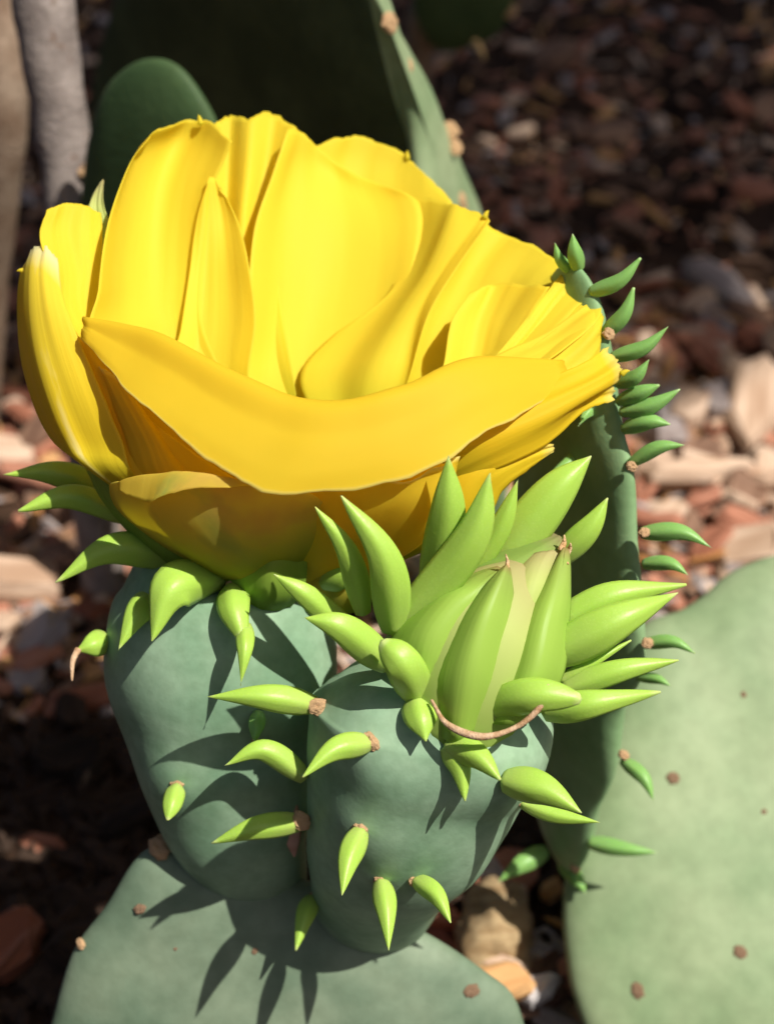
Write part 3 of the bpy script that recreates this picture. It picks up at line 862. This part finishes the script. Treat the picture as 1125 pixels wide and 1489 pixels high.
for (x, y, d, dx, dy) in [(292, 178, 23.22, -3, -11), (592, 229, 24.7, 0, -10), (903, 541, 21.2, 12, -2), (36, 392, 21.75, -11, 2), (704, 314, 22.85, 6, -8)]:
    tube('petal_point', [at(x, y + 3, d), at(x + dx * 0.5, y + dy * 0.5, d - 0.02), at(x + dx, y + dy, d - 0.03)], [0.045, 0.03, 0.006], M['petal'], flower, segs=8, rings=8)

# ------------------------------------------------------------------ dried thread caught under the bud
tag(tube('dry_thread', [at(627, 1018, 19.75), at(650, 1053, 19.55), at(700, 1071, 19.4), at(752, 1056, 19.4), at(786, 1026, 19.4), at(797, 995, 19.4)],
         [0.022, 0.026, 0.040, 0.032, 0.030, 0.014], M['thread'], None, segs=10, rings=60, rough=0.03),
    'thin curled brown dried thread hanging under the green bud', 'thread')
tag(tube('dry_bract', [at(421, 1135, 22.55), at(420, 1170, 22.5), at(424, 1210, 22.65), at(428, 1245, 22.85)], [0.05, 0.1, 0.15, 0.12, 0.02],
         chip_mat('pink_bract', (0.5, 0.26, 0.18), (0.66, 0.40, 0.30)), None, segs=10, flat=0.35),
    'small dry pinkish bract wedged between the two blue-green flower stems', 'bract')

# ------------------------------------------------------------------ right-hand cactus: broad pale pad and a pad seen edge-on
rp0 = at(835, 1260, 27.6)
rn = unit([0.05, -0.62, 0.78])
base_r = ground(1050, 1700)
right = thing('prickly_pear_cactus', 'cactus with broad pale green pad and a slim leafy pad seen edge-on', 'cactus', (base_r[0], base_r[1], 0))
rp_px = [(845, 1490), (826, 1390), (820, 1290), (832, 1210), (858, 1110), (884, 1010), (908, 940), (940, 905), (985, 888), (1020, 868), (1060, 838),
         (1125, 808), (1230, 800), (1350, 850), (1440, 960), (1480, 1120), (1450, 1320), (1380, 1500), (1270, 1680), (1150, 1760), (1020, 1740), (910, 1640)]
right_pad = pad_mesh('pad', [on_plane(x, y, rp0, rn) for x, y in rp_px], rn, 0.7, M['pad_pale'], right, bulge=3.2, rough=0.22)
rb = bvh_of(right_pad)
for (x, y, r) in [(978, 1132, 0.11), (1075, 1385, 0.11), (927, 1440, 0.12), (1080, 1010, 0.06), (1110, 1180, 0.05)]:
    d, nr = hit(rb, x, y, 28)
    areole(right_pad, at(x, y, d), r, nr, 0.45, True)

ep0 = at(838, 1250, 27.0)
en = unit([-0.87, -0.49, 0.02])
ep_px = [(838, 1268), (870, 1180), (898, 1080), (918, 980), (930, 880), (928, 780), (915, 690), (894, 590), (880, 500), (862, 430), (836, 392),
         (800, 400), (772, 500), (752, 640), (742, 800), (742, 960), (756, 1100), (790, 1210), (815, 1262)]
edge_pad = pad_mesh('pad', [on_plane(x, y, ep0, en) for x, y in ep_px], en, 0.34, M['pad_edge'], right, bulge=3.0, rough=0.14, edge=0.09)
edge_pad['label'] = 'slim pad seen edge-on with a row of green leaves along its rim'


def rim(px, py):
    p = on_plane(px, py, ep0, en)
    return float(np.dot(p - C0, F))


EL = [  # base x, y, tip x, y, width, mid offset
    (838, 392, 832, 340, 26, 0, 0), (828, 396, 806, 352, 18, -4, 2), (862, 425, 931, 375, 22, 4, 8), (880, 488, 921, 418, 22, 6, 4), (893, 520, 972, 474, 24, 4, 8),
    (900, 560, 943, 523, 22, 3, 5), (900, 585, 958, 560, 24, 2, -2), (905, 600, 988, 566, 24, 2, 6), (908, 625, 974, 617, 26, 0, -8),
    (918, 675, 995, 647, 22, 0, -10), (935, 775, 1035, 797, 26, 5, -12), (938, 820, 1000, 836, 22, 5, -8), (940, 936, 1010, 950, 20, 3, -10),
    (930, 985, 975, 998, 16, 3, -4), (908, 1105, 950, 1165, 24, 6, -4), (860, 1225, 955, 1240, 26, 0, 2), (790, 1238, 724, 1282, 30, 0, -2),
    (830, 1265, 850, 1298, 22, 0, 0), (818, 1255, 838, 1290, 20, 0, 0), (850, 650, 800, 690, 20, 5, 0), (870, 590, 840, 620, 22, 0, -6)]
for (bx, by, tx, ty, w, mx, my) in EL:
    d = rim(bx, by) if bx > 800 else rim(815, 1240)
    leaf(edge_pad, (bx - (4 if tx > bx else -4), by, d), (tx, ty, d - 0.35), w * 1.2, ((bx + tx) / 2 + mx, (by + ty) / 2 + my, d - 0.25), M['leaf_dark'], flat=0.7)
for (x, y) in [(884, 486), (918, 678), (936, 775), (906, 1098), (940, 935), (836, 1262)]:
    areole(edge_pad, at(x, y, rim(x, y) - 0.15), 0.09)

# ------------------------------------------------------------------ cactus behind the flower: big shaded pad, smaller pad before it
bp0 = at(620, 200, 32.0)
bn = unit([-0.80, -0.58, -0.10])
back = thing('prickly_pear_cactus', 'big very dark shaded cactus pad standing right behind the yellow flower', 'cactus', (-1.5, 32.5, 0))
bp_px = [(540, -30), (572, 60), (600, 150), (622, 230), (640, 310), (650, 420), (640, 560), (610, 700), (550, 800), (450, 830), (330, 780), (220, 640),
         (150, 450), (128, 250), (150, 60), (220, -90), (320, -170), (420, -170), (500, -110)]
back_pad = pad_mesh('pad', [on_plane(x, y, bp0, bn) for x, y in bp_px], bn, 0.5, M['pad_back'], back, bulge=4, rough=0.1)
# slim pale pad seen nearly edge-on, in the sun
tp0 = at(640, 200, 30.8)
tn = unit([0.93, -0.30, 0.20])
tp_px = [(540, -60), (556, 5), (588, 62), (622, 125), (648, 190), (674, 255), (702, 325), (716, 420), (700, 540), (664, 620), (628, 560), (612, 430), (606, 320),
         (604, 240), (594, 170), (576, 100), (556, 40), (538, -20)]
thin = thing('prickly_pear_cactus', 'slim pale green sunlit pad with corky scars rising behind the flower', 'cactus', (2.3, 30.0, 0))
thin_pad = pad_mesh('pad', [on_plane(x, y, tp0, tn) for x, y in tp_px], tn, 0.22, M['pad_pale'], thin, bulge=3, rough=0.05)
tb = bvh_of(thin_pad)


for (x, y, r, sq) in [(566, 34, 0.24, 0.35), (596, 95, 0.13, 0.4), (654, 190, 0.2, 0.4), (662, 215, 0.13, 0.4), (672, 295, 0.22, 0.35)]:
    d, nr = hit(tb, x, y, 30.8)
    areole(thin_pad, at(x, y, d), r, nr, sq, False, 'cork_scar')
sp0 = at(220, 250, 30.2)
sn = unit([-0.50, -0.85, 0.10])
sp_px = [(222, 84), (265, 100), (300, 150), (330, 230), (350, 330), (360, 450), (330, 600), (270, 690), (190, 660), (140, 540), (122, 400), (124, 260),
         (142, 160), (180, 104)]
small = thing('prickly_pear_cactus', 'small dull green cactus pad in shade between the grey stick and the flower', 'cactus', (-4.2, 29.5, 0))
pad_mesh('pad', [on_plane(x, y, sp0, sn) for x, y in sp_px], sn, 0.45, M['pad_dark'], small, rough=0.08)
# far small pad at the top edge of the view
fp0 = at(680, 20, 46)
fn = unit([-0.2, -0.95, -0.2])
far = thing('prickly_pear_cactus', 'dark green pad tip with a brown spine above the shaded mulch', 'cactus', (5.5, 47, 0))
fp_px = [(640, 72), (690, 66), (725, 45), (746, 8), (750, -50), (730, -120), (690, -160), (650, -160), (615, -120), (600, -50), (606, 30)]
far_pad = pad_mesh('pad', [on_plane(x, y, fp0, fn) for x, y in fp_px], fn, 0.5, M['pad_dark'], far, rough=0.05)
tube('spine', [at(690, 62, 45.6), at(698, 72, 45.4), at(704, 86, 45.2)], [0.12, 0.1, 0.02], M['cork'], far_pad, segs=8)
areole(far_pad, at(742, 16, 45.6), 0.22)
stem = tube('stem', [at(618, 10, 46.5), at(606, 120, 49), ground(590, 300) + [0, 0, -0.5]], [0.5, 0.45, 0.6], M['stick_brown'], far, segs=12, rings=12)
# supports that carry the rear pads down to the soil
for par, p_top, p_bot in [(back, at(470, 800, 32.0), np.array([-1.5, 32.5, -0.6])), (thin, at(664, 600, 30.5), np.array([2.3, 30.0, -0.6])), (small, at(240, 670, 30.6), np.array([-4.6, 29.5, -0.6])),
                          (right, at(1100, 1700, 26.2), np.array([base_r[0], base_r[1], -0.6]))]:
    tube('stem', [p_top, (p_top + p_bot) / 2, p_bot], [0.9, 0.8, 0.9], M['pad_edge'], par, segs=16, rings=10)

# ------------------------------------------------------------------ sticks at the left
st = tube('stick', [at(40, -220, 30.2), at(66, 20, 31), at(88, 180, 31.8), at(104, 320, 32.6), at(128, 600, 35.2), ground(150, 850) + [0, 0, -0.5]],
          [0.6, 0.58, 0.53, 0.5, 0.52, 0.55], M['stick'], None, segs=20, rings=50, rough=0.07)
tag(st, 'upright smooth grey stick with a small knot beside the flower', 'stick')
kn = areole(st, at(124, 248, 31.9), 0.2, [0.4, -0.8, 0.3], 0.7, True, 'knot')
areole(st, at(121, 252, 31.75), 0.1, [0.4, -0.8, 0.3], 0.7, False, 'knot')
st2 = tube('stick', [at(-30, -220, 34), at(-6, 60, 35), at(-4, 200, 36), at(-28, 420, 39), ground(-50, 640) + [0, 0, -0.5]], [0.7, 0.68, 0.66, 0.66, 0.7],
           M['stick_brown'], None, segs=18, rings=36, rough=0.08)
tag(st2, 'thick brown stem left of the upright grey stick', 'stem')

# ------------------------------------------------------------------ mulch
CH = {
    'tan': (chip_mat('chip_tan', (0.42, 0.27, 0.18), (0.70, 0.52, 0.39)), 'pale tan wood chip lying in the mulch', 'pale tan wood chips in the mulch'),
    'red': (chip_mat('chip_red', (0.26, 0.09, 0.05), (0.50, 0.23, 0.15)), 'rusty red bark chip lying in the mulch', 'rusty red bark chips in the mulch'),
    'brown': (chip_mat('chip_brown', (0.14, 0.075, 0.05), (0.30, 0.18, 0.12)), 'dark brown bark chip lying in the mulch', 'dark brown bark chips in the mulch'),
    'grey': (chip_mat('chip_grey', (0.26, 0.21, 0.20), (0.46, 0.40, 0.38)), 'weathered grey wood chip lying in the mulch', 'weathered grey wood chips in the mulch'),
    'orange': (chip_mat('chip_orange', (0.40, 0.18, 0.06), (0.62, 0.36, 0.16)), 'orange-brown wood sliver lying in the mulch', 'orange-brown wood slivers in the mulch'),
}


def chip_geo(L, W, T, rng, n=8):
    """an irregular split slab: top and bottom outlines differ, ends broken"""
    pts = []
    for k in range(n):
        a = 2 * math.pi * (k + rng.uniform(-0.25, 0.25)) / n
        rr = rng.uniform(0.75, 1.1)
        pts.append((math.copysign(abs(math.cos(a)) ** 0.7, math.cos(a)) * L / 2 * rr, math.sin(a) * W / 2 * rr * rng.uniform(0.8, 1.1)))
    verts = []
    for (x, y) in pts:
        verts.append((x, y, -T / 2 * rng.uniform(0.6, 1.1)))
    for (x, y) in pts:
        verts.append((x * rng.uniform(0.95, 1.05), y * rng.uniform(0.92, 1.05), T * 0.22 * rng.uniform(0.5, 1.2)))
    for (x, y) in pts:
        verts.append((x * rng.uniform(0.7, 0.92), y * rng.uniform(0.55, 0.85), T / 2 * rng.uniform(0.6, 1.2)))
    faces = [tuple(range(n))[::-1]]
    for r in range(2):
        for k in range(n):
            k2 = (k + 1) % n
            faces.append((r * n + k, r * n + k2, (r + 1) * n + k2, (r + 1) * n + k))
    faces.append(tuple(range(2 * n, 3 * n)))
    return verts, faces


CH['dark'] = (chip_mat('chip_painted_shade', (0.020, 0.013, 0.009), (0.065, 0.04, 0.028)), 'near-black shade-painted bark piece lying in the mulch', 'near-black shade-painted bark pieces in the mulch')  # bark colour darkened to paint in the shade beside the lower pad
rng = random.Random(11)
VAR = {}
for key, (m_, _, _) in CH.items():
    VAR[key] = []
    for i in range(9):
        L = rng.choice([0.9, 1.2, 1.5, 1.9, 2.4]) if key != 'orange' else rng.choice([1.4, 2.0, 2.8])
        W = L * (rng.uniform(0.35, 0.8) if key != 'orange' else rng.uniform(0.13, 0.25))
        v, f = chip_geo(L, W, min(W, L) * rng.uniform(0.25, 0.5), rng)
        me = bpy.data.meshes.new('wood_chip')
        me.from_pydata([tuple(c * S for c in p) for p in v], [], f)
        me.materials.append(m_)
        VAR[key].append((me, 'short' if L < 1.3 else ('broad' if W > 0.5 * L else 'long')))


def put_chip(x, y, key, rng, lift=0.0, where='lying in the mulch'):
    me_, asp = rng.choice(VAR[key])
    o = bpy.data.objects.new('wood_chip', me_)
    col.objects.link(o)
    s = rng.uniform(0.8, 1.15)
    o.scale = (s, s, s)
    o.rotation_euler = (rng.gauss(0, 0.28), rng.gauss(0, 0.22), rng.uniform(0, 2 * math.pi))
    o.location = (x * S, y * S, (gz(x, y) + 0.12 + lift) * S)
    lab = asp + ' ' + CH[key][1].replace('lying in the mulch', where)
    tag(o, lab, 'wood chip', asp + ' ' + CH[key][2].replace('in the mulch', where))
    return o


KEYS = ['tan'] * 6 + ['red'] * 6 + ['brown'] * 4 + ['grey'] * 2 + ['orange'] * 3
count = 0
zones = [((860, 1125), (430, 850), 150, 'in sunlit mulch beside the slim leafy pad'), ((690, 1125), (30, 430), 42, 'in shaded mulch behind the flower'),
         ((0, 170), (560, 1010), 46, 'in sunlit mulch beside the grey stick'), ((0, 240), (1000, 1489), 12, 'in dark mulch beside the lower pad'),
         ((590, 850), (1200, 1489), 22, 'on soil between the bud and the pale pad'), ((0, 60), (360, 600), 10, 'in mulch beside the brown stem')]
for (xr, yr, n, where) in zones:
    for i in range(n):
        p = ground(rng.uniform(*xr), rng.uniform(*yr))
        put_chip(p[0], p[1], rng.choice(['dark', 'dark', 'dark', 'dark', 'red']) if 'lower pad' in where else rng.choice(KEYS), rng, rng.choice([0, 0.1, 0.3, 0.55]), where)  # near-black pieces carry this corner's shade in their colour
        count += 1


def special(px, py, L, W, T, rz, key, label, tilt=(0, 0), lift=0.4, n=8, seed=1, name='wood_chip', cat='wood chip', mat=None):
    r_ = random.Random(seed)
    v, f = chip_geo(L, W, T, r_, n)
    me = bpy.data.meshes.new(name)
    me.from_pydata([tuple(c * S for c in p) for p in v], [], f)
    me.materials.append(mat or CH[key][0])
    o = bpy.data.objects.new(name, me)
    col.objects.link(o)
    p = ground(px, py, 0.3)
    o.location = (p[0] * S, p[1] * S, (gz(p[0], p[1]) + lift) * S)
    o.rotation_euler = (tilt[0], tilt[1], rz)
    return tag(o, label, cat)


special(1095, 595, 2.9, 1.7, 0.6, 1.35, 'tan', 'large pale pinkish angular wood chip standing tilted on the mulch', (0.2, -0.55), 1.0, 6, 3)
special(1010, 690, 3.4, 0.8, 0.55, 0.03, 'tan', 'long flat tan wood strip lying on red mulch', (0.3, 0), 0.7, 9, 5)
special(1110, 690, 1.6, 0.6, 0.5, 0.1, 'tan', 'short tan stub beside the long flat wood strip', (0.2, 0), 0.6, 8, 9)
special(960, 560, 2.2, 0.4, 0.3, 1.1, 'orange', 'narrow rusty splinter leaning near the slim leafy pad', (0, -0.5), 0.6, 7, 6)
special(1040, 590, 1.6, 1.0, 0.6, 0.4, 'red', 'chunky red bark piece beside the large pale chip', (0.2, 0.1), 0.5, 8, 8)
bm = bmesh.new()
bmesh.ops.create_icosphere(bm, subdivisions=4, radius=1)
for v in bm.verts:
    v.co *= 1 + 0.35 * noise.noise(v.co * 1.4) + 0.14 * noise.noise(v.co * 4) + 0.05 * noise.noise(v.co * 11)
    v.co = Vector((v.co.x * 0.75, v.co.y * 1.0, v.co.z * 0.95)) * S
me = bpy.data.meshes.new('bark_chunk'); bm.to_mesh(me); bm.free()
me.polygons.foreach_set('use_smooth', [True] * len(me.polygons))
me.materials.append(chip_mat('chunk_tan', (0.30, 0.20, 0.10), (0.62, 0.48, 0.28)))
chunk = bpy.data.objects.new('bark_chunk', me); col.objects.link(chunk)
cp = ground(728, 1365, 0.5)
chunk.location = (cp[0] * S, cp[1] * S, (gz(cp[0], cp[1]) + 0.75) * S)
tag(chunk, 'big lumpy tan bark chunk on the soil below the bud', 'bark chunk')
special(640, 1260, 0.9, 0.7, 0.6, 0.6, 'red', 'small round pinkish bark piece next to the bark chunk', (0.3, 0), 0.6, 8, 14)

special(722, 1425, 1.5, 0.5, 0.3, -0.5, 'tan', 'pale cream wood sliver tucked against the corner of the lower pad', (0.3, 0), 1.1, 13, 21)
special(722, 1478, 1.3, 0.7, 0.5, 0.4, 'orange', 'pale orange broken bark flake beside the lower pad', (0.3, 0.2), 1.5, 13, 22)
special(775, 1462, 0.9, 0.6, 0.4, 0.2, 'grey', 'small whitish grey chip beside the orange bark flake', (0.2, -0.2), 1.1, 7, 23,
        mat=chip_mat('chip_white', (0.45, 0.42, 0.42), (0.75, 0.72, 0.72)))
special(800, 1425, 1.4, 0.9, 0.6, 1.0, 'brown', 'dull mauve brown bark piece below the bark chunk', (0.2, 0.2), 0.6, 13, 24)
special(612, 1330, 1.6, 0.6, 0.5, -0.6, 'red', 'pinkish brown stick piece behind the lower pad', (0.2, 0.1), 1.0, 13, 25)
special(750, 1298, 0.5, 0.4, 0.3, 0.3, 'tan', 'tiny pale pebble of wood above the bark chunk', (0, 0), 0.5, 6, 26)
special(800, 1292, 0.5, 0.4, 0.3, 0.9, 'orange', 'tiny orange-tan crumb of wood beside the pale pad', (0, 0), 0.5, 6, 27)
special(12, 1372, 1.7, 1.2, 0.7, 0.8, 'red', 'sunlit red bark chunk on the shade-painted mulch by the lower pad', (0.2, -0.2), 0.6, 13, 28)
special(1075, 770, 1.5, 0.9, 0.5, -0.4, 'red', 'rusty red flake below the long flat wood strip', (0.2, 0.2), 0.7, 8, 29)
special(968, 760, 1.2, 0.8, 0.5, 0.7, 'tan', 'pinkish tan flake below the long flat wood strip', (0.2, -0.2), 0.7, 7, 30)

# fine mulch: thousands of slivers nobody could count
verts, faces, mats = [], [], []
keys = list(CH)
for i in range(9000):
    if i < 5500:
        p = ground(rng.uniform(-120, 1250), rng.uniform(-60, 1560))
        x, y = p[0], p[1]
    else:
        x, y = rng.uniform(-55, 65), rng.uniform(-15, 115)
    L = rng.uniform(0.3, 1.3)
    W = L * rng.uniform(0.12, 0.45)
    T = W * rng.uniform(0.3, 0.7)
    a, ti, ro = rng.uniform(0, math.pi), rng.gauss(0, 0.35), rng.gauss(0, 0.5)
    Rm = (Matrix.Rotation(a, 3, 'Z') @ Matrix.Rotation(ti, 3, 'Y') @ Matrix.Rotation(ro, 3, 'X'))
    z = gz(x, y) + rng.uniform(0.0, 0.22)
    b = len(verts)
    for (sx, sy, sz) in [(-1, -.6, -1), (.8, -1, -1), (1, .7, -1), (-.9, 1, -1), (-.8, -.5, 1), (.7, -.7, 1), (.9, .4, 1), (-.6, .8, 1)]:
        q = Rm @ Vector((sx * L / 2 * rng.uniform(.8, 1.1), sy * W / 2, sz * T / 2))
        verts.append((x + q.x, y + q.y, z + q.z))
    for fc in [(0, 3, 2, 1), (4, 5, 6, 7), (0, 1, 5, 4), (1, 2, 6, 5), (2, 3, 7, 6), (3, 0, 4, 7)]:
        faces.append(tuple(b + k for k in fc))
    shade_edge = noise.noise(Vector((x * 0.12, y * 0.12, 3))) * 2.5
    mats += [5 if (y + shade_edge < 24.5 and x < 5.5) else rng.choice([0, 1, 1, 2, 2, 2, 3, 4])] * 6  # near-black slivers paint the shade round the cactus foot into the mulch
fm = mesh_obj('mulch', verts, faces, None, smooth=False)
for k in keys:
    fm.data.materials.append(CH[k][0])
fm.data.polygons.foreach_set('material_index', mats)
fm['kind'] = 'stuff'
tag(fm, 'fine shredded red and brown wood mulch covering the ground', 'mulch')

# ------------------------------------------------------------------ shrub added to the right, out of view, so its crown shades the far mulch
shrub = thing('added_shade_shrub', 'leafy dark shrub added out of view on the right to shade the mulch behind', 'shrub', (125, 60, 0))
CX, CY = SUN[0] / SUN[2] * 160 - 82, 36 + SUN[1] / SUN[2] * 160
tube('added_shrub_trunk', [(125, 60, -2), (123, 58, 60), (118, 55, 120), (110, 52, 165)], [5, 4, 3, 1.5], M['stick_brown'], shrub, segs=14, rings=16, rough=0.4)
rs = random.Random(5)
for (ex, ey, ez) in [(60, 10, 165), (150, 20, 170), (70, 90, 170), (165, 100, 165), (110, -5, 160)]:
    tube('added_shrub_limb', [(121, 57, 90), ((121 + ex) / 2, (57 + ey) / 2, 138), (ex, ey, ez)], [2.2, 1.5, 0.5], M['stick_brown'], shrub, segs=8, rings=10)
v, f = [], []
for i in range(7500):
    x, y, z = rs.uniform(CX, CX + 200), rs.uniform(CY, CY + 155), rs.uniform(140, 182)
    # the crown's near side is ragged
    if y < CY + (z - 160) * SUN[1] / SUN[2] + 12 * (1 + noise.noise(Vector((x * 0.05, z * 0.05, 0)))) * rs.random():
        continue
    L = rs.uniform(5, 9); W = L * 0.5
    Rm = Matrix.Rotation(rs.uniform(0, 6.28), 3, 'Z') @ Matrix.Rotation(rs.gauss(0, .5), 3, 'X') @ Matrix.Rotation(rs.gauss(0, .4), 3, 'Y')
    b = len(v)
    for (sx, sy, sz) in [(-.5, 0, 0), (-.2, -.45, .06), (.2, -.4, .06), (.5, 0, -.05), (.2, .4, .06), (-.2, .45, .06)]:
        q = Rm @ Vector((sx * L, sy * W * 1.1, sz * L))
        v.append((x + q.x, y + q.y, z + q.z))
    f += [(b, b + 1, b + 2, b + 3), (b, b + 3, b + 4, b + 5)]
mesh_obj('added_shrub_crown', v, f, M['shrub_leaf'], shrub)
